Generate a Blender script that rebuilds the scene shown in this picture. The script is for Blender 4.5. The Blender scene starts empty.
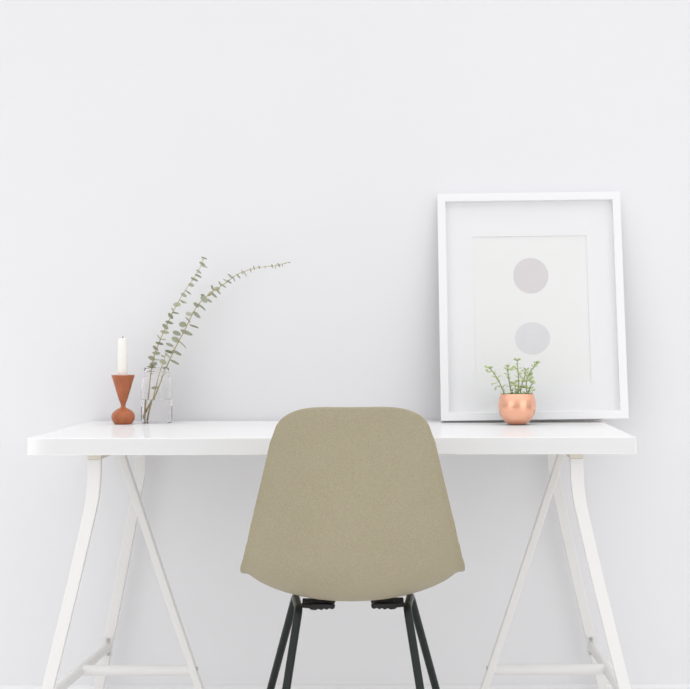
import bpy, bmesh, math, random
from mathutils import Vector, Matrix
random.seed(7)
scene = bpy.context.scene
COL = scene.collection
F = 1521.0; CX = 411.0; CY = 336.0; CH = 0.93      # focal length in pixels, vanishing point, camera height
def at(px, py, Y):                                  # point of the place seen at a pixel, at distance Y
    return Vector(((px - CX) * Y / F, Y, CH - (py - CY) * Y / F))

# ------------------------------------------------------------------ materials
def s2l(c):
    return tuple((v/255/12.92 if v/255 <= .04045 else ((v/255+.055)/1.055)**2.4) for v in c) + (1.0,)
def mat(name, rgb, rough=.5, metal=0., spec=.5, noise=None, bump=None, trans=0., ior=1.45, sss=0., coat=0.):
    m = bpy.data.materials.new(name); m.use_nodes = True
    nt = m.node_tree; b = nt.nodes['Principled BSDF']
    c = s2l(rgb)
    b.inputs['Base Color'].default_value = c
    b.inputs['Roughness'].default_value = rough
    b.inputs['Metallic'].default_value = metal
    b.inputs['Specular IOR Level'].default_value = spec
    b.inputs['IOR'].default_value = ior
    b.inputs['Transmission Weight'].default_value = trans
    b.inputs['Coat Weight'].default_value = coat
    if sss:
        b.inputs['Subsurface Weight'].default_value = sss
        b.inputs['Subsurface Radius'].default_value = (.01, .009, .007)
        b.inputs['Subsurface Scale'].default_value = 1.0
    tc = nt.nodes.new('ShaderNodeTexCoord')
    if noise:
        sc_, amt, stretch = noise
        mp = nt.nodes.new('ShaderNodeMapping'); mp.inputs['Scale'].default_value = stretch
        nz = nt.nodes.new('ShaderNodeTexNoise'); nz.inputs['Scale'].default_value = sc_; nz.inputs['Detail'].default_value = 4
        rp = nt.nodes.new('ShaderNodeValToRGB')
        rp.color_ramp.elements[0].position = .3; rp.color_ramp.elements[1].position = .7
        rp.color_ramp.elements[0].color = tuple(v*(1-amt) for v in c[:3]) + (1,)
        rp.color_ramp.elements[1].color = tuple(min(1, v*(1+amt)) for v in c[:3]) + (1,)
        nt.links.new(tc.outputs['Object'], mp.inputs[0]); nt.links.new(mp.outputs[0], nz.inputs['Vector'])
        nt.links.new(nz.outputs['Fac'], rp.inputs[0]); nt.links.new(rp.outputs[0], b.inputs['Base Color'])
    if bump:
        nz = nt.nodes.new('ShaderNodeTexNoise'); nz.inputs['Scale'].default_value = bump[0]; nz.inputs['Detail'].default_value = 5
        bp = nt.nodes.new('ShaderNodeBump'); bp.inputs['Strength'].default_value = bump[1]; bp.inputs['Distance'].default_value = .002
        nt.links.new(tc.outputs['Object'], nz.inputs['Vector']); nt.links.new(nz.outputs['Fac'], bp.inputs['Height'])
        nt.links.new(bp.outputs[0], b.inputs['Normal'])
    return m
ONE = (1, 1, 1)
M = {}
M['wall'] = mat('wall_paint', (236, 236, 238), .85, spec=.2, noise=(1.3, .008, ONE), bump=(60, .06))
M['trim'] = mat('trim_paint', (238, 238, 239), .5, spec=.3)
M['floor'] = mat('floor_boards', (241, 240, 239), .5, noise=(9, .03, (1, 12, 1)))
M['desk'] = mat('desk_lacquer', (246, 246, 246), .12, spec=.25)
M['steel'] = mat('white_powder_coat', (234, 233, 231), .4, spec=.4)
M['beam'] = mat('trestle_beam_shade_tint', (228, 222, 208), .5)  # cream puts the warm shade under the desk top into the beam's colour
M['bolt'] = mat('zinc_bolt', (185, 185, 185), .35, metal=1)
M['moulding'] = mat('frame_white', (242, 242, 243), .35, spec=.4)
M['mat'] = mat('mat_board_paper', (242, 242, 243), .9, spec=.1)
M['paper'] = mat('art_paper', (241, 241, 240), .9, spec=.1)
M['disc1'] = mat('grey_ink', (222, 218, 219), .9, spec=.1, noise=(60, .012, (1, 1, .2)))
M['disc2'] = mat('pale_grey_ink', (226, 225, 227), .9, spec=.1, noise=(35, .02, ONE))
M['fleck'] = mat('ink_fleck', (200, 198, 200), .9, spec=.1)
M['backing'] = mat('hardboard', (170, 145, 115), .9)
M['wood'] = mat('turned_teak', (180, 104, 66), .22, spec=.5, noise=(75, .13, (1, 1, .35)))
M['wax'] = mat('candle_wax', (250, 248, 242), .45, sss=.3)
M['wick'] = mat('charred_wick', (95, 88, 82), .9)
M['copper'] = mat('polished_copper', (253, 192, 162), .27, metal=1, bump=(45, .06))
M['soil'] = mat('potting_soil', (88, 72, 56), .95, bump=(300, .8))
M['stem'] = mat('succulent_stem', (150, 160, 112), .6)
M['bark'] = mat('eucalyptus_stem', (186, 170, 120), .6)
M['shell'] = mat('moulded_fibreglass', (166, 157, 131), .5, spec=.2)
M['tube'] = mat('charcoal_steel_tube', (40, 45, 43), .38, metal=.55, spec=.5)
M['rubber'] = mat('black_rubber_mount', (34, 34, 35), .6)
M['glass'] = mat('clear_glass', (255, 255, 255), .0, trans=1., ior=1.3)
M['water'] = mat('clear_water', (255, 255, 255), .0, trans=1., ior=1.33)

def leaf_mat(name, dark, light, transl):
    m = bpy.data.materials.new(name); m.use_nodes = True
    nt = m.node_tree; b = nt.nodes['Principled BSDF']
    g = nt.nodes.new('ShaderNodeNewGeometry'); rp = nt.nodes.new('ShaderNodeValToRGB')
    rp.color_ramp.elements[0].color = s2l(dark); rp.color_ramp.elements[1].color = s2l(light)
    nt.links.new(g.outputs['Random Per Island'], rp.inputs[0])
    nt.links.new(rp.outputs[0], b.inputs['Base Color'])
    b.inputs['Roughness'].default_value = .6; b.inputs['Specular IOR Level'].default_value = .3
    tr = nt.nodes.new('ShaderNodeBsdfTranslucent'); nt.links.new(rp.outputs[0], tr.inputs[0])
    mx = nt.nodes.new('ShaderNodeMixShader'); mx.inputs[0].default_value = transl
    nt.links.new(b.outputs[0], mx.inputs[1]); nt.links.new(tr.outputs[0], mx.inputs[2])
    nt.links.new(mx.outputs[0], nt.nodes['Material Output'].inputs[0])
    return m
M['euca'] = leaf_mat('eucalyptus_leaf', (146, 152, 126), (198, 202, 182), .25)
M['succ'] = leaf_mat('succulent_leaf', (202, 218, 158), (238, 245, 210), .45)

def desk_material():                    # white lacquer: diffuse under a thin, faint gloss
    m = M['desk']; nt = m.node_tree; b = nt.nodes['Principled BSDF']
    b.inputs['Specular IOR Level'].default_value = 0
    gl = nt.nodes.new('ShaderNodeBsdfGlossy'); gl.inputs['Roughness'].default_value = .06
    mx = nt.nodes.new('ShaderNodeMixShader'); mx.inputs[0].default_value = .3
    nt.links.new(b.outputs[0], mx.inputs[1]); nt.links.new(gl.outputs[0], mx.inputs[2])
    nt.links.new(mx.outputs[0], nt.nodes['Material Output'].inputs[0])
desk_material()

def pane_material():                    # thin picture glass: clear, with the reflection a pane has
    m = bpy.data.materials.new('picture_glass'); m.use_nodes = True
    nt = m.node_tree; nt.nodes.remove(nt.nodes['Principled BSDF'])
    t = nt.nodes.new('ShaderNodeBsdfTransparent'); g = nt.nodes.new('ShaderNodeBsdfGlossy'); g.inputs['Roughness'].default_value = .0
    fr = nt.nodes.new('ShaderNodeFresnel'); fr.inputs['IOR'].default_value = 1.3
    mx = nt.nodes.new('ShaderNodeMixShader')
    ge = nt.nodes.new('ShaderNodeNewGeometry'); sb = nt.nodes.new('ShaderNodeMath'); sb.operation = 'SUBTRACT'; sb.inputs[0].default_value = 1
    ml = nt.nodes.new('ShaderNodeMath'); ml.operation = 'MULTIPLY'      # one reflection per pane, on its outer face
    nt.links.new(ge.outputs['Backfacing'], sb.inputs[1]); nt.links.new(sb.outputs[0], ml.inputs[1]); nt.links.new(fr.outputs[0], ml.inputs[0])
    nt.links.new(ml.outputs[0], mx.inputs[0]); nt.links.new(t.outputs[0], mx.inputs[1]); nt.links.new(g.outputs[0], mx.inputs[2])
    nt.links.new(mx.outputs[0], nt.nodes['Material Output'].inputs[0])
    return m
M['pane'] = pane_material()

def shell_material():                   # fine fibres in the moulded resin
    m = M['shell']; nt = m.node_tree; b = nt.nodes['Principled BSDF']
    tc = nt.nodes.new('ShaderNodeTexCoord')
    n1 = nt.nodes.new('ShaderNodeTexNoise'); n1.inputs['Scale'].default_value = 520; n1.inputs['Detail'].default_value = 3
    n2 = nt.nodes.new('ShaderNodeTexNoise'); n2.inputs['Scale'].default_value = 7; n2.inputs['Detail'].default_value = 3
    ad = nt.nodes.new('ShaderNodeMath'); ad.operation = 'MULTIPLY_ADD'; ad.inputs[1].default_value = .3
    rp = nt.nodes.new('ShaderNodeValToRGB')
    rp.color_ramp.elements[0].position = .42; rp.color_ramp.elements[0].color = s2l((155, 146, 121))
    rp.color_ramp.elements[1].position = .88; rp.color_ramp.elements[1].color = s2l((175, 166, 143))
    for n in (n1, n2): nt.links.new(tc.outputs['Object'], n.inputs['Vector'])
    nt.links.new(n2.outputs['Fac'], ad.inputs[0]); nt.links.new(n1.outputs['Fac'], ad.inputs[2])
    nt.links.new(ad.outputs[0], rp.inputs[0]); nt.links.new(rp.outputs[0], b.inputs['Base Color'])
    bp = nt.nodes.new('ShaderNodeBump'); bp.inputs['Strength'].default_value = .12; bp.inputs['Distance'].default_value = .001
    nt.links.new(n1.outputs['Fac'], bp.inputs['Height']); nt.links.new(bp.outputs[0], b.inputs['Normal'])
shell_material()

# ------------------------------------------------------------------ mesh helpers
def box(bm, lo, hi):
    v = [bm.verts.new((x, y, z)) for x in (lo[0], hi[0]) for y in (lo[1], hi[1]) for z in (lo[2], hi[2])]
    for f in ((0,1,3,2), (4,6,7,5), (0,4,5,1), (2,3,7,6), (0,2,6,4), (1,5,7,3)):
        bm.faces.new([v[i] for i in f])
def catmull(pts, n=8):
    out = []
    P = [pts[0]*2 - pts[1]] + list(pts) + [pts[-1]*2 - pts[-2]]
    for i in range(1, len(P) - 2):
        a, b, c, d = P[i-1], P[i], P[i+1], P[i+2]
        for k in range(n):
            t = k / n
            out.append(.5*((2*b) + (c-a)*t + (2*a-5*b+4*c-d)*t*t + (3*b-a-3*c+d)*t**3))
    out.append(Vector(pts[-1])); return out
def rounded(pts, r, n=6):                            # polyline with rounded corners
    out = [Vector(pts[0])]
    for i in range(1, len(pts) - 1):
        p, q, s = Vector(pts[i-1]), Vector(pts[i]), Vector(pts[i+1])
        a = q + (p-q).normalized()*min(r, (p-q).length*.45); b = q + (s-q).normalized()*min(r, (s-q).length*.45)
        for k in range(n + 1):
            t = k/n; out.append(a*(1-t)**2 + q*2*t*(1-t) + b*t*t)
    out.append(Vector(pts[-1])); return out
def tube(bm, pts, rad, seg=12, cap=True):
    pts = [Vector(p) for p in pts]
    rads = rad if isinstance(rad, (list, tuple)) else [rad]*len(pts)
    up = None; rings = []
    for i, p in enumerate(pts):
        t = (pts[min(i+1, len(pts)-1)] - pts[max(i-1, 0)]).normalized()
        if up is None:
            up = t.orthogonal().normalized()
        up = (up - t*up.dot(t)).normalized(); w = t.cross(up)
        rings.append([bm.verts.new(p + (up*math.cos(a) + w*math.sin(a))*rads[i]) for a in [2*math.pi*k/seg for k in range(seg)]])
    for a, b in zip(rings, rings[1:]):
        for k in range(seg):
            bm.faces.new((a[k], a[(k+1) % seg], b[(k+1) % seg], b[k]))
    if cap:
        bm.faces.new(rings[0][::-1]); bm.faces.new(rings[-1])
def bar(bm, pts, wx, wy):                            # rectangular section kept upright in x and y, swept along pts
    rings = []
    for i, p in enumerate(pts):
        w = wx[i] if isinstance(wx, (list, tuple)) else wx
        rings.append([bm.verts.new((p[0]+a*w/2, p[1]+b*wy/2, p[2])) for a, b in ((-1,-1), (1,-1), (1,1), (-1,1))])
    for a, b in zip(rings, rings[1:]):
        for k in range(4): bm.faces.new((a[k], a[(k+1) % 4], b[(k+1) % 4], b[k]))
    bm.faces.new(rings[0][::-1]); bm.faces.new(rings[-1])
def lathe(bm, prof, seg=48, c=(0, 0, 0)):            # profile of (r, z), closed onto the axis when r == 0
    rings = []
    for r, z in prof:
        if r < 1e-6: rings.append([bm.verts.new((c[0], c[1], c[2]+z))])
        else: rings.append([bm.verts.new((c[0]+r*math.cos(2*math.pi*k/seg), c[1]+r*math.sin(2*math.pi*k/seg), c[2]+z)) for k in range(seg)])
    for a, b in zip(rings, rings[1:]):
        for k in range(seg):
            k2 = (k+1) % seg
            if len(a) == 1 and len(b) == 1: break
            if len(a) == 1: bm.faces.new((a[0], b[k], b[k2]))
            elif len(b) == 1: bm.faces.new((a[k], a[k2], b[0]))
            else: bm.faces.new((a[k], a[k2], b[k2], b[k]))
def smooth_prof(pts, n=6):
    return [(max(0, v.x), v.y) for v in catmull([Vector((a, b, 0)) for a, b in pts], n)]
def prism(bm, poly, y0, y1):                         # polygon of (x, z) given a thickness in y
    a = [bm.verts.new((x, y0, z)) for x, z in poly]; b = [bm.verts.new((x, y1, z)) for x, z in poly]
    bm.faces.new(a); bm.faces.new(b[::-1])
    for i in range(len(a)):
        j = (i+1) % len(a); bm.faces.new((a[i], b[i], b[j], a[j]))
def obj(name, bm, m, parent=None, smooth=False, bevel=0, loc=None):
    bmesh.ops.recalc_face_normals(bm, faces=bm.faces[:])
    me = bpy.data.meshes.new(name); bm.to_mesh(me); bm.free()
    if smooth:
        for p in me.polygons: p.use_smooth = True
        if smooth != 'all':
            me.set_sharp_from_angle(angle=math.radians(40))
    me.materials.append(m)
    o = bpy.data.objects.new(name, me); COL.objects.link(o)
    if parent: o.parent = parent
    if loc: o.location = loc
    if bevel:
        b = o.modifiers.new('bevel', 'BEVEL'); b.width = bevel; b.segments = 2; b.limit_method = 'ANGLE'
    return o
def tag(o, label, cat, group=None):
    o['label'] = label; o['category'] = cat
    if group: o['group'] = group
def thing(name, label, cat, loc=(0, 0, 0), rz=0, group=None):
    o = bpy.data.objects.new(name, None); COL.objects.link(o)
    o.location = loc; o.rotation_euler = (0, 0, rz); o.empty_display_size = .05
    tag(o, label, cat, group); return o
def structure(name, bm, m, **k):
    o = obj(name, bm, m, **k); o['kind'] = 'structure'; return o
def copy_tree(o, parent=None):
    c = o.copy(); COL.objects.link(c)
    if parent: c.parent = parent
    for ch in list(o.children): copy_tree(ch, c)
    return c
B = bmesh.new

# ------------------------------------------------------------------ setting
WALL = 3.612
bm = B(); box(bm, (-4, WALL, 0), (4, WALL + .12, 3.0)); structure('wall_back', bm, M['wall'])
bm = B(); box(bm, (-4, -2, -.1), (4, WALL + .12, 0)); structure('floor', bm, M['floor'])
bm = B()
prism_pts = [(0, 0), (.016, 0), (.016, .082), (.012, .088), (.012, .096), (.006, .103), (0, .103)]
a = [bm.verts.new((-4, WALL - d, z)) for d, z in prism_pts]; b = [bm.verts.new((4, WALL - d, z)) for d, z in prism_pts]
bm.faces.new(a); bm.faces.new(b[::-1])
for i in range(len(a)):
    j = (i+1) % len(a); bm.faces.new((a[i], b[i], b[j], a[j]))
structure('baseboard_back', bm, M['trim'])

# ------------------------------------------------------------------ desk top
TOP = .73
bm = B(); box(bm, (-.6012, -.3, 0), (.6012, .3, .034))
t = obj('desk_top', bm, M['desk'], bevel=.0015, loc=(-.1572, 3.3, TOP - .034))
tag(t, 'long glossy white desk top laid across two trestles against the wall', 'desk top')

# ------------------------------------------------------------------ trestles
GT = 'three legged trestles under the desk top'
def make_trestle(g, back, loc, label):               # g: which way the legs splay; back: splay of the rear leg
    root = thing('trestle', label, 'trestle', loc, 0, GT)
    bm = B(); box(bm, (-.014, -.27, .685), (.014, .27, .696)); obj('top_beam', bm, M['beam'], root, bevel=.001)
    path = catmull([Vector((x, 0, z)) for x, z in ((0, .685), (-.0012, .642), (-.0055, .602), (-.0155, .555), (-.0457, .425), (-.0954, .2236), (-.1526, 0.004))], 5)
    n = len(path); zc = .204; ends = []
    for s, k in ((-1, 1), (1, back)):
        bm = B(); bar(bm, [(g*p.x*k, s*.262, p.z) for p in path], [.0268 - .003*i/(n-1) for i in range(n)], .016)
        lg = obj('leg', bm, M['steel'], root, bevel=.002)
        xf = -g*.1526*k
        bm = B(); box(bm, (xf-.0135, s*.262-.0095, 0), (xf+.0135, s*.262+.0095, .007)); obj('foot_cap', bm, M['rubber'], lg)
        ends.append(-g*.0985*k)
    bm = B(); bar(bm, [(0, 0, .686), (g*.1085, 0, .355), (g*.2262, 0, .004)], .0165, .024)
    lg = obj('leg', bm, M['steel'], root, bevel=.002)
    bm = B(); box(bm, (g*.2268-.01, -.014, 0), (g*.2268+.01, .014, .007)); obj('foot_cap', bm, M['rubber'], lg)
    bm = B(); tube(bm, [(ends[0], -.2545, zc), (ends[1], .2545, zc)], .0115, 14)
    for s, xc in zip((-1, 1), ends):
        y0, y1 = sorted((s*.254, s*.2495)); box(bm, (xc-.012, y0, zc-.022), (xc+.012, y1, zc+.022))
    cr = obj('side_bar', bm, M['steel'], root, smooth=True)
    for s, xc in zip((-1, 1), ends):
        for dz in (-.016, .017):
            y = s*.2495
            bm = B(); tube(bm, [(xc+g*.003, y+s*.001, zc+dz), (xc+g*.003, y - s*.0035, zc+dz)], .004, 10)
            obj('bolt', bm, M['bolt'], cr, smooth=True)
    xm = (ends[0]+ends[1])/2
    bm = B(); tube(bm, [(xm+g*.008, 0, zc+.001), (g*.157, 0, zc+.001)], .0115, 14)
    st = obj('stretcher', bm, M['steel'], root, smooth=True)
    bm = B(); tube(bm, [(g*.158, 0, zc+.004), (g*.1685, 0, zc+.004)], .004, 10); obj('bolt', bm, M['bolt'], st, smooth=True)
    return root
make_trestle(1, .8, (-.633, 3.305, 0), 'white trestle under the end of the desk with the candle and jar')
make_trestle(-1, .93, (.3305, 3.305, 0), 'white trestle under the end of the desk with the framed picture')

# ------------------------------------------------------------------ chair
def interp(tab, s):
    for (s0, *a), (s1, *b) in zip(tab, tab[1:]):
        if s <= s1 or (s1, *b) == tuple(tab[-1]):
            t = (s-s0)/(s1-s0); return [x + (y-x)*t for x, y in zip(a, b)]
CHD = 2.92                                            # distance of the chair's origin along its axis
ANG = math.atan2(58.5, F)
chair = thing('side_chair', 'olive beige moulded shell chair on dark metal legs tucked up to the white desk', 'chair',
              (-math.sin(ANG)*CHD, math.cos(ANG)*CHD, 0), ANG)
# centre line of the shell (distance from the camera, height), half width, rise of the rims
K = [(2.645, .806, .128, .016), (2.668, .752, .1415, .030), (2.690, .690, .1565, .044), (2.712, .620, .1735, .056), (2.735, .555, .1885, .065),
     (2.762, .500, .1985, .070), (2.805, .457, .2055, .067), (2.865, .4335, .2125, .059), (2.940, .4235, .2130, .052), (3.020, .424, .209, .042), (3.095, .432, .202, .034), (3.15, .440, .195, .026), (3.180, .434, .190, .020)]
Ks = catmull([Vector((a - CHD, b, 0)) for a, b, _, _ in K], 8); Kw = catmull([Vector((c, d, 0)) for _, _, c, d in K], 8)
L = [0]
for p, q in zip(Ks, Ks[1:]): L.append(L[-1] + (q-p).length)
tot = L[-1]
def shell_at(s):
    s = max(0, min(tot, s))
    for i in range(len(L)-1):
        if s <= L[i+1] + 1e-9:
            t = (s-L[i])/(L[i+1]-L[i])
            p = Ks[i].lerp(Ks[i+1], t); w = Kw[i].lerp(Kw[i+1], t)
            tg = (Ks[min(i+2, len(Ks)-1)] - Ks[max(i-1, 0)]).normalized()
            return p, w, tg
SEC = [(0, 0), (.15, .018), (.3, .072), (.45, .17), (.6, .32), (.72, .485), (.82, .665), (.88, .815), (.925, .94), (.96, .995), (1, 1)]
NV = 60; NU = 96
bm = B(); grid = []
for i in range(NU + 1):
    row = []
    for j in range(NV + 1):
        v = -1 + 2*j/NV
        v = math.copysign(abs(v)**.9, v)
        av = abs(v)
        drop0 = .085*(1 - max(0, 1 - av**4.2)**(1/2.6))
        drop1 = .085*(1 - max(0, 1 - av**2.6)**(1/2.4))
        s = drop0 + (tot - drop1 - drop0)*i/NU
        p, w, tg = shell_at(s)
        nrm = Vector((tg.y*-1, tg.x, 0))              # into the seat: forward and up
        if nrm.y < 0 and nrm.x < 0: nrm = -nrm
        nrm = Vector((abs(tg.y), tg.x if tg.x > 0 else -tg.x, 0))
        xx, dd = av, interp(SEC, av)[0]
        q = p + nrm*(w.y*dd)
        row.append(bm.verts.new((math.copysign(xx*w.x, v), q.x, q.y)))
    grid.append(row)
for i in range(NU):
    for j in range(NV):
        bm.faces.new((grid[i][j], grid[i][j+1], grid[i+1][j+1], grid[i+1][j]))
sh = obj('seat_shell', bm, M['shell'], chair, smooth='all')
so = sh.modifiers.new('thickness', 'SOLIDIFY'); so.thickness = .0045; so.offset = 0
bv = sh.modifiers.new('rim', 'BEVEL'); bv.width = .0018; bv.segments = 2; bv.limit_method = 'ANGLE'; bv.angle_limit = math.radians(50)
for s in (-1, 1):
    R0 = Vector((s*.102, 2.862 - CHD, .4175)); F0 = Vector((s*.1130, 2.992 - CHD, .4195))
    RF = Vector((s*.1665, 2.72 - CHD, .002)); FF = Vector((s*.224, 3.2 - CHD, .002))
    pts = rounded([RF, R0, F0, FF], .016, 8)
    k = len(pts)//2
    bm = B(); tube(bm, pts[:10], .0078, 16); obj('leg', bm, M['tube'], chair, smooth=True)
    bm = B(); tube(bm, pts[9:11], .0078, 16); obj('side_rail', bm, M['tube'], chair, smooth=True)
    bm = B(); tube(bm, pts[10:], .0078, 16); obj('leg', bm, M['tube'], chair, smooth=True)
    # plastic stacking bracket and rubber mount reaching in under the shell
    bm = B()
    prof = [(.098, .414), (.098, .4205), (.060, .4205), (.040, .420), (.034, .416), (.0365, .4115), (.041, .4105), (.045, .4125), (.050, .4095), (.055, .412), (.060, .409), (.066, .4115), (.072, .409), (.080, .410), (.084, .413)]
    prism(bm, [(s*x, z) for x, z in prof], 2.895 - CHD, 2.915 - CHD)
    prism(bm, [(s*x, z) for x, z in prof], 2.945 - CHD, 2.965 - CHD)
    box(bm, (min(s*.045, s*.075), 2.915 - CHD, .411), (max(s*.045, s*.075), 2.945 - CHD, .4195))
    br = obj('mount_bracket', bm, M['rubber'], chair, bevel=.001)
    bm = B(); lathe(bm, [(0, .418), (.021, .418), (.021, .426), (.018, .4315), (0, .4315)], 24, (s*.06, 2.93 - CHD, 0)); obj('shock_mount', bm, M['rubber'], br, smooth=True)

# ------------------------------------------------------------------ candlestick and candle
Yc = 3.475; cs = F/Yc
cx = (123 - CX)/cs
st = thing('candlestick', 'turned reddish brown wood candlestick, conical cup on a round base', 'candlestick', (cx, Yc, TOP))
pr = [(0, 0), (.0185, 0), (.0225, .0045), (.026, .012), (.0265, .0185), (.0235, .0265), (.016, .033), (.0075, .0375), (.0052, .0415), (.0062, .047)]
pr = [(0, 0)] + smooth_prof(pr[1:], 5) + [(.0105, .058), (.0185, .0845), (.0265, .1115), (.0258, .1125), (.013, .1122), (.0122, .111), (.0122, .1), (0, .1)]
bm = B(); lathe(bm, pr, 56); obj('turned_body', bm, M['wood'], st, smooth=True)
cd = thing('candle', 'short cream white taper candle standing in the wooden candlestick', 'candle', (cx - .001, Yc, TOP + .1))
bm = B(); lathe(bm, [(0, 0), (.0116, 0), (.0114, .05), (.0108, .0905), (.0098, .095), (.006, .0965), (0, .095)], 32); obj('wax_body', bm, M['wax'], cd, smooth=True)
bm = B(); tube(bm, [(0, 0, .094), (.0003, 0, .098), (.0012, 0, .1005)], [.0011, .001, .0007], 8); obj('wick', bm, M['wick'], cd, smooth=True)

# ------------------------------------------------------------------ jar with water
Yj = 3.522; js = F/Yj; jx = (156.5 - CX)/js
jar = thing('glass_jar', 'clear glass jar of water holding eucalyptus sprigs on the desk', 'jar', (jx, Yj, TOP))
out = [(.031, 0), (.0345, .003), (.0357, .009), (.0357, .092), (.0345, .100), (.0295, .107), (.0272, .110), (.0272, .1135), (.0286, .115), (.0286, .1165), (.0272, .118), (.0272, .1195), (.0285, .121), (.0285, .126), (.0275, .1275)]
inn = [(.0260, .1270), (.0252, .125), (.0252, .110), (.0275, .1045), (.0322, .098), (.0333, .091), (.0333, .010), (.031, .006), (0, .005)]
bm = B(); lathe(bm, [(0, .0015), (.024, .0015), (.026, 0)] + out + inn, 64); obj('jar_body', bm, M['glass'], jar, smooth=True)
bm = B(); lathe(bm, [(0, .0052), (.0305, .0062), (.0332, .0105), (.03335, .055), (.0328, .0545), (0, .0543)], 64); obj('water', bm, M['water'], jar, smooth=True)

# ------------------------------------------------------------------ eucalyptus
def leaf(bm, c, r, ratio, ang, flip, cup=.18, point=.0):
    ax = Vector((math.cos(ang), 0, math.sin(ang))); pe = Vector((-math.sin(ang), 0, math.cos(ang)))
    ratio = max(.12, min(.98, ratio)); sw = math.sqrt(1-ratio*ratio)
    sd = pe*ratio + Vector((0, flip*sw, 0)); nm = ax.cross(sd).normalized()
    N = 14; rings = []
    top = bm.verts.new(c - nm*(cup*r*.35))
    for k, q in enumerate((.5, .8, 1.0)):
        ring = []
        for i in range(N):
            t = 2*math.pi*i/N
            u = math.cos(t)*q; v = math.sin(t)*q*(.86 - point*max(0, math.cos(t)))
            ring.append(bm.verts.new(c + ax*(u*r) + sd*(v*r*.95) + nm*(cup*r*(q*q - .35))))
        rings.append(ring)
    for i in range(N):
        j = (i+1) % N
        bm.faces.new((top, rings[0][i], rings[0][j]))
        for a, b in zip(rings, rings[1:]): bm.faces.new((a[i], b[i], b[j], a[j]))
def sprig(label, stem_px, leaves, Y0, Y1):
    pts = catmull([at(x, y, Y0 + (Y1-Y0)*i/(len(stem_px)-1)) for i, (x, y) in enumerate(stem_px)], 6)
    base = pts[0].copy()
    root = thing('eucalyptus_sprig', label, 'eucalyptus sprig', base, 0, 'eucalyptus sprigs in the jar')
    n = len(pts)
    bm = B(); tube(bm, [p - base for p in pts], [.0017 - .0012*i/(n-1) for i in range(n)], 8)
    leafbm = B()
    for (x, y, h, ratio, ang) in leaves:
        # nearest stem point gives the depth, and the stalk starts there
        best = min(pts, key=lambda p: (CX + F*p.x/p.y - x)**2 + (CY + F*(CH-p.z)/p.y - y)**2)
        fl = random.choice((-1, 1))
        c = at(x, y, best.y + fl*random.uniform(.001, .006)); r = h*best.y/F
        ax = Vector((math.cos(math.radians(ang)), 0, math.sin(math.radians(ang))))
        d = best - c
        e = c + ax*(r*.9 if d.dot(ax) > 0 else -r*.9)
        if (best - e).length > .002: tube(bm, [best - base, (best+e)/2 - base, e - base], [.0007, .0006, .0005], 6)
        leaf(leafbm, c - base, r, ratio, math.radians(ang), fl)
    obj('stem', bm, M['bark'], root, smooth=True)
    o = obj('foliage', leafbm, M['euca'], root, smooth='all')
    return root
def c2(l): return [(140 + x/9.85, 300 + y/9.85, h/9.85, r, a) for x, y, h, r, a in l]
def c3(l): return [(180 + x/5.75, 250 + y/5.75, h/5.75, r, a) for x, y, h, r, a in l]
A_leaf = c2([(365, 42, 38, .75, -5), (430, 17, 35, .35, -25), (350, 118, 38, .3, -10), (305, 150, 36, .7, -50), (290, 212, 42, .45, -15), (252, 255, 38, .7, -40),
    (243, 315, 45, .45, -15), (190, 360, 33, .4, -50), (232, 385, 25, .25, -5), (193, 418, 42, .4, -12), (155, 467, 35, .65, -40), (160, 522, 40, .5, -8),
    (117, 565, 38, .7, -20), (130, 622, 40, .65, 15), (110, 672, 40, .45, -5), (320, 90, 22, .3, -55), (170, 582, 20, .3, 5)]) + \
    c3([(23, 255, 18, .7, -25), (15, 293, 18, .4, -30), (50, 240, 20, .3, -35), (65, 200, 18, .7, -25), (82, 168, 24, .3, -30), (105, 148, 22, .3, -30),
    (110, 120, 18, .5, -35), (130, 75, 20, .5, -30), (143, 95, 18, .3, -20), (138, 45, 20, .25, -20), (132, 50, 12, .3, 50)]) + [(151.5, 366, 4.4, .3, -5)]
B_leaf = c2([(482, 135, 33, .75, -15), (550, 140, 45, .3, -35), (422, 238, 38, .9, -10), (535, 250, 50, .25, -18), (360, 325, 42, .6, -25), (455, 322, 66, .3, -25),
    (350, 390, 45, .65, -30), (425, 430, 58, .22, -45), (290, 440, 40, .4, -25), (290, 500, 45, .45, -15), (360, 520, 55, .25, -30),
    (340, 612, 50, .2, -30), (555, 45, 30, .7, -30), (470, 190, 35, .2, -45)]) + \
    c3([(95, 372, 28, .4, -45), (95, 312, 20, .7, -40), (130, 325, 28, .3, -40), (140, 280, 25, .8, -40), (165, 290, 22, .35, -35), (133, 265, 18, .6, -50),
    (175, 250, 20, .7, 40), (195, 260, 22, .3, -45), (185, 215, 18, .3, -70), (213, 222, 18, .8, 0), (220, 240, 18, .3, -50), (250, 205, 18, .3, -40), (232, 190, 18, .3, -60),
    (285, 180, 16, .4, -30), (262, 172, 18, .25, -40), (290, 145, 20, .3, -40), (312, 165, 18, .2, -60), (335, 150, 18, .25, -50), (358, 125, 15, .25, -70), (378, 135, 18, .25, -60),
    (405, 115, 15, .2, -70), (425, 100, 14, .2, -70), (455, 97, 12, .2, -75), (490, 97, 10, .2, 80), (530, 92, 12, .3, -80), (552, 95, 16, .3, 75), (571, 85, 14, .5, -60),
    (590, 85, 12, .25, -70), (610, 75, 12, .3, 30), (628, 70, 8, .3, 20)])
C_leaf = c2([(225, 608, 38, .75, -30), (270, 545, 40, .2, -50), (225, 550, 25, .3, -20), (240, 660, 25, .4, 20)]) + [(154.8, 387.5, 3.4, .5, 5)]
sprig('left eucalyptus sprig in the jar, upright with round leaves and a short bent tip',
      [(146.5, 421), (147, 408), (149, 390), (151, 372), (154, 356), (160.5, 338.7), (168.5, 321), (178, 302), (188, 286), (197, 273), (204.5, 258)], A_leaf, 3.512, 3.535)
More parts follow.
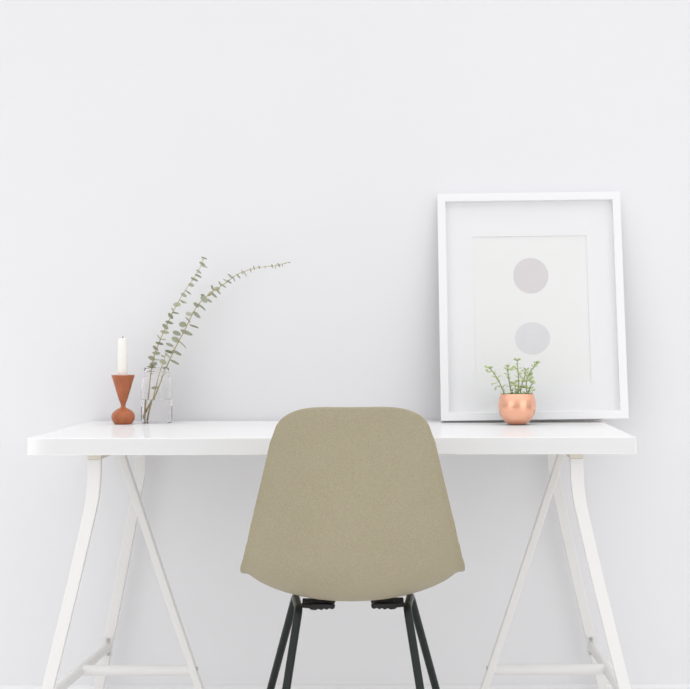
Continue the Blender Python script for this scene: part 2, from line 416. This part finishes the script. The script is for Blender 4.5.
sprig('long eucalyptus sprig in the jar arching far out to the right',
      [(145.5, 420), (150, 408), (158, 388), (168, 363), (176, 346), (184.5, 330), (193, 312.6), (201, 301), (212, 292), (225, 283), (239, 273.3), (257, 267.6), (274, 265.5), (290, 261.8)], B_leaf, 3.526, 3.55)
sprig('short eucalyptus sprig ending just above the rim of the glass jar',
      [(149, 420.5), (151, 408), (155, 390), (159, 374), (163, 362), (166.5, 352)], C_leaf, 3.518, 3.505)

# ------------------------------------------------------------------ picture leaning on the wall
W, H = .4315, .538
a_ = math.radians(9.7); b_ = math.radians(.67)
D = .026
pic = thing('framed_picture', 'white framed print of two grey discs, leaning against the wall at the desk end', 'framed picture')
pic.matrix_basis = Matrix.Translation((.0688, 3.495, TOP + D*math.sin(a_) + .0003)) @ Matrix.Rotation(-a_, 4, 'X') @ Matrix.Rotation(-b_, 4, 'Y')
def ring(bm, o, i, y0, y1):                          # rectangular ring with mitred corners
    def rect(r, y): return [bm.verts.new((x, y, z)) for x, z in ((r[0], r[1]), (r[2], r[1]), (r[2], r[3]), (r[0], r[3]))]
    of, inf, ob, inb = rect(o, y0), rect(i, y0), rect(o, y1), rect(i, y1)
    for k in range(4):
        j = (k+1) % 4
        for q in ((of[k], of[j], inf[j], inf[k]), (ob[k], inb[k], inb[j], ob[j]), (of[k], ob[k], ob[j], of[j]), (inf[k], inf[j], inb[j], inb[k])):
            bm.faces.new(q)
m_ = .0188
bm = B(); ring(bm, (0, 0, W, H), (m_, m_, W-m_, H-m_), 0, D); obj('frame_moulding', bm, M['moulding'], pic, bevel=.0012)
e = m_ - .0002
bm = B(); box(bm, (e, .0125, e), (W-e, .0145, H-e)); obj('glass_pane', bm, M['pane'], pic)
bm = B(); ring(bm, (e, e, W-e, H-e), (.0815, .088, W-.0815, .4365), .0150, .0172); obj('mat_board', bm, M['mat'], pic)
bm = B(); box(bm, (.07, .0173, .078), (W-.07, .0178, .447)); pa = obj('art_print', bm, M['paper'], pic)
def disc(cx, cz, rx, rz, m, sub=True, y0=.0170):
    bm = B(); prism(bm, [(cx + rx*math.cos(2*math.pi*k/64)*(1+.006*math.sin(3*2*math.pi*k/64+cz*40)), cz + rz*math.sin(2*math.pi*k/64)) for k in range(64)], y0, .01731)
    return obj('grey_disc', bm, m, pa)
disc(.2165, .3415, .0412, .0425, M['disc1'])
disc(.2165, .1925, .0412, .0382, M['disc2'])
bm = B(); prism(bm, [(.2145, .2005), (.2185, .2015), (.217, .1985)], .01685, .01715); obj('ink_fleck', bm, M['fleck'], pa)
bm = B(); box(bm, (e, .0180, e), (W-e, .0215, H-e)); obj('backing_board', bm, M['backing'], pic)

# ------------------------------------------------------------------ succulent in a copper pot
Yp = 3.424; ps = F/Yp; px0 = (517 - CX)/ps
pot = thing('potted_succulent', 'small green succulent in a round polished copper pot on the desk', 'potted plant', (px0, Yp, TOP))
po = smooth_prof([(.0185, .0005), (.0245, .004), (.0335, .014), (.0405, .028), (.0425, .041), (.0410, .055), (.0375, .0665), (.0362, .0695)], 6)
pi_ = smooth_prof([(.0352, .0695), (.0364, .0665), (.0398, .055), (.0412, .041), (.0392, .028), (.033, .016), (.02, .006)], 4)
bm = B(); lathe(bm, [(0, .0015), (.016, .0015), (.0172, 0)] + po + pi_ + [(0, .005)], 64); obj('pot', bm, M['copper'], pot, smooth=True)
bm = B(); lathe(bm, [(0, .058), (.0396, .058), (.0394, .0605), (.02, .0625), (0, .063)], 32); obj('soil', bm, M['soil'], pot, smooth=True)
def c4(l): return [(470 + x/6.89, 340 + y/6.89) for x, y in l]
def fleshy(bm, c, d, ln, w, roll):                   # plump pointed leaf from c along d
    d = d.normalized(); s = d.cross(Vector((0, 0, 1)))
    s = (s if s.length > .1 else d.orthogonal()).normalized(); s = (Matrix.Rotation(roll, 3, d) @ s); n = d.cross(s)
    prof = [(0, .18), (.2, .6), (.45, .95), (.65, 1), (.85, .68), (1, .12)]; rings = []
    for t, q in prof:
        o = c + d*(t*ln) - n*(.18*ln*t*(1-t))
        rings.append([bm.verts.new(o + s*(math.cos(k*math.pi/3)*q*w/2) + n*(math.sin(k*math.pi/3)*q*w*.2)) for k in range(6)])
    for a, b in zip(rings, rings[1:]):
        for k in range(6): bm.faces.new((a[k], a[(k+1) % 6], b[(k+1) % 6], b[k]))
    bm.faces.new(rings[0][::-1]); bm.faces.new(rings[-1])
def shoot(stem, Y0, Y1, dens, side=()):
    Y0, Y1 = Yp + (Y0 - 3.472), Yp + (Y1 - 3.472)
    P = [at(x, y, Y0 + (Y1-Y0)*i/(len(stem)-1)) for i, (x, y) in enumerate(c4(stem))]
    o0 = Vector((px0, Yp, TOP))
    low = P[0].copy(); low.z = TOP + .060
    pts = catmull([low - o0] + [p - o0 for p in P], 5); n = len(pts)
    bm = B(); tube(bm, pts, [.0017 - .0009*i/(n-1) for i in range(n)], 8)
    root = obj('shoot', bm, M['stem'], pot, smooth=True)
    lb = B()
    for k in range(dens):
        t = .22 + .78*k/(dens-1) if dens > 1 else 1
        q = pts[min(n-1, int(t*(n-1)))]; tg = (pts[min(n-1, int(t*(n-1))+1)] - pts[max(0, int(t*(n-1))-1)]).normalized()
        a0 = k*math.pi/2 + random.uniform(-.3, .3)
        for h in (0, math.pi):
            rad = Vector((math.cos(a0+h), .7*math.sin(a0+h), 0))
            d = rad + tg*random.uniform(.35, .8)
            ln = random.uniform(.0085, .0125)*(1.12 - .2*t)
            fleshy(lb, q + rad*.0007, d, ln, ln*.52, random.uniform(-.5, .5))
    tip = pts[-1]
    for k in range(5):
        a0 = k*2*math.pi/5 + random.random()
        fleshy(lb, tip, Vector((math.cos(a0)*.8, math.sin(a0)*.6, .6)), random.uniform(.0075, .0105), .0052, random.uniform(-.5, .5))
    for (x, y, ln, ang) in side:                      # the bigger leaves that stand out
        c = at(*c4([(x, y)])[0], Yp - .006) - o0
        d = Vector((math.cos(math.radians(ang)), -.25, math.sin(math.radians(ang))))
        near = min(pts, key=lambda p: (p-c).length)
        if (near - c).length > .003: tube(lb, [near, (near+c)/2 + Vector((0, 0, -.0008)), c], [.0008, .0007, .0006], 6)
        fleshy(lb, c, d, ln, ln*.6, math.pi/2 + random.uniform(-.5, .5))
    obj('foliage', lb, M['succ'], root, smooth='all')
shoot([(235, 372), (205, 300), (170, 240), (140, 200)], 3.462, 3.455, 8, [(125, 225, .0105, 120), (180, 320, .009, 250), (165, 300, .009, 190), (120, 190, .009, 150)])
shoot([(285, 372), (270, 290), (260, 220), (258, 190)], 3.475, 3.48, 8, [(285, 195, .011, 25), (290, 300, .009, 10)])
shoot([(330, 372), (335, 290), (330, 220), (325, 145)], 3.462, 3.47, 9, [(300, 205, .0115, 170), (335, 240, .011, 40), (300, 300, .010, 150), (305, 290, .010, 30)])
shoot([(345, 372), (352, 320), (375, 260), (385, 210)], 3.482, 3.49, 7, [(345, 255, .010, 100), (360, 330, .009, 20)])
shoot([(392, 372), (388, 290), (410, 230), (440, 190), (458, 165)], 3.458, 3.46, 9, [(405, 270, .0125, 20), (415, 285, .0125, -15), (410, 250, .012, 60), (400, 235, .011, 110)])
shoot([(400, 374), (415, 330), (430, 300)], 3.47, 3.468, 5, [(425, 350, .010, 20), (405, 345, .010, 70)])
shoot([(318, 376), (318, 350), (312, 325)], 3.452, 3.447, 4, [(300, 365, .008, 160)])

# ------------------------------------------------------------------ light
w = bpy.data.worlds.new('daylight'); scene.world = w; w.use_nodes = True
SKY_HORIZON, SKY_TOP = .57, 1.07        # even daylight, brighter from above
def sky():
    nt = w.node_tree; bg = nt.nodes['Background']
    tc = nt.nodes.new('ShaderNodeTexCoord'); sp = nt.nodes.new('ShaderNodeSeparateXYZ')
    mm = nt.nodes.new('ShaderNodeMath'); mm.operation = 'MAXIMUM'; mm.inputs[1].default_value = 0
    ma = nt.nodes.new('ShaderNodeMath'); ma.operation = 'MULTIPLY_ADD'; ma.inputs[1].default_value = SKY_TOP; ma.inputs[2].default_value = SKY_HORIZON
    nt.links.new(tc.outputs['Generated'], sp.inputs[0]); nt.links.new(sp.outputs['Z'], mm.inputs[0])
    nt.links.new(mm.outputs[0], ma.inputs[0]); nt.links.new(ma.outputs[0], bg.inputs['Strength'])
    bg.inputs['Color'].default_value = (1.0, 1.0, 1.01, 1)
sky()
def area(name, loc, target, sx, sy, power, col=(1, 1, 1)):
    l = bpy.data.lights.new(name, 'AREA'); l.shape = 'RECTANGLE'; l.size = sx; l.size_y = sy; l.energy = power; l.color = col
    o = bpy.data.objects.new(name, l); COL.objects.link(o); o.location = loc
    o.rotation_euler = (Vector(target) - Vector(loc)).to_track_quat('-Z', 'Y').to_euler()
    return o
area('side_fill_light', (-2.6, .2, 1.2), (0, 3.4, .8), 2.6, 2.2, 13)  # added soft fill from the left, out of view, no window behind it
area('side_fill_light', (2.4, .2, 1.2), (0, 3.4, .8), 2.6, 2.2, 13)  # matching fill added on the right to even out the wall
scene.cycles.caustics_reflective = False
scene.cycles.max_bounces = 32; scene.cycles.transmission_bounces = 32; scene.cycles.transparent_max_bounces = 16; scene.cycles.diffuse_bounces = 6; scene.cycles.glossy_bounces = 8

# ------------------------------------------------------------------ camera
cam = bpy.data.cameras.new('camera'); co = bpy.data.objects.new('camera', cam); COL.objects.link(co)
co.location = (0, 0, CH); co.rotation_euler = (math.pi/2, math.radians(.12), 0)
cam.sensor_width = 36; cam.lens = F/690*36
cam.shift_x = -(CX - 345)/690; cam.shift_y = -(344.5 - CY)/690
cam.clip_start = .05
scene.camera = co
vs = scene.view_settings
vs.view_transform = 'Standard'; vs.look = 'None'; vs.gamma = 1; vs.use_curve_mapping = False; vs.exposure = -.04
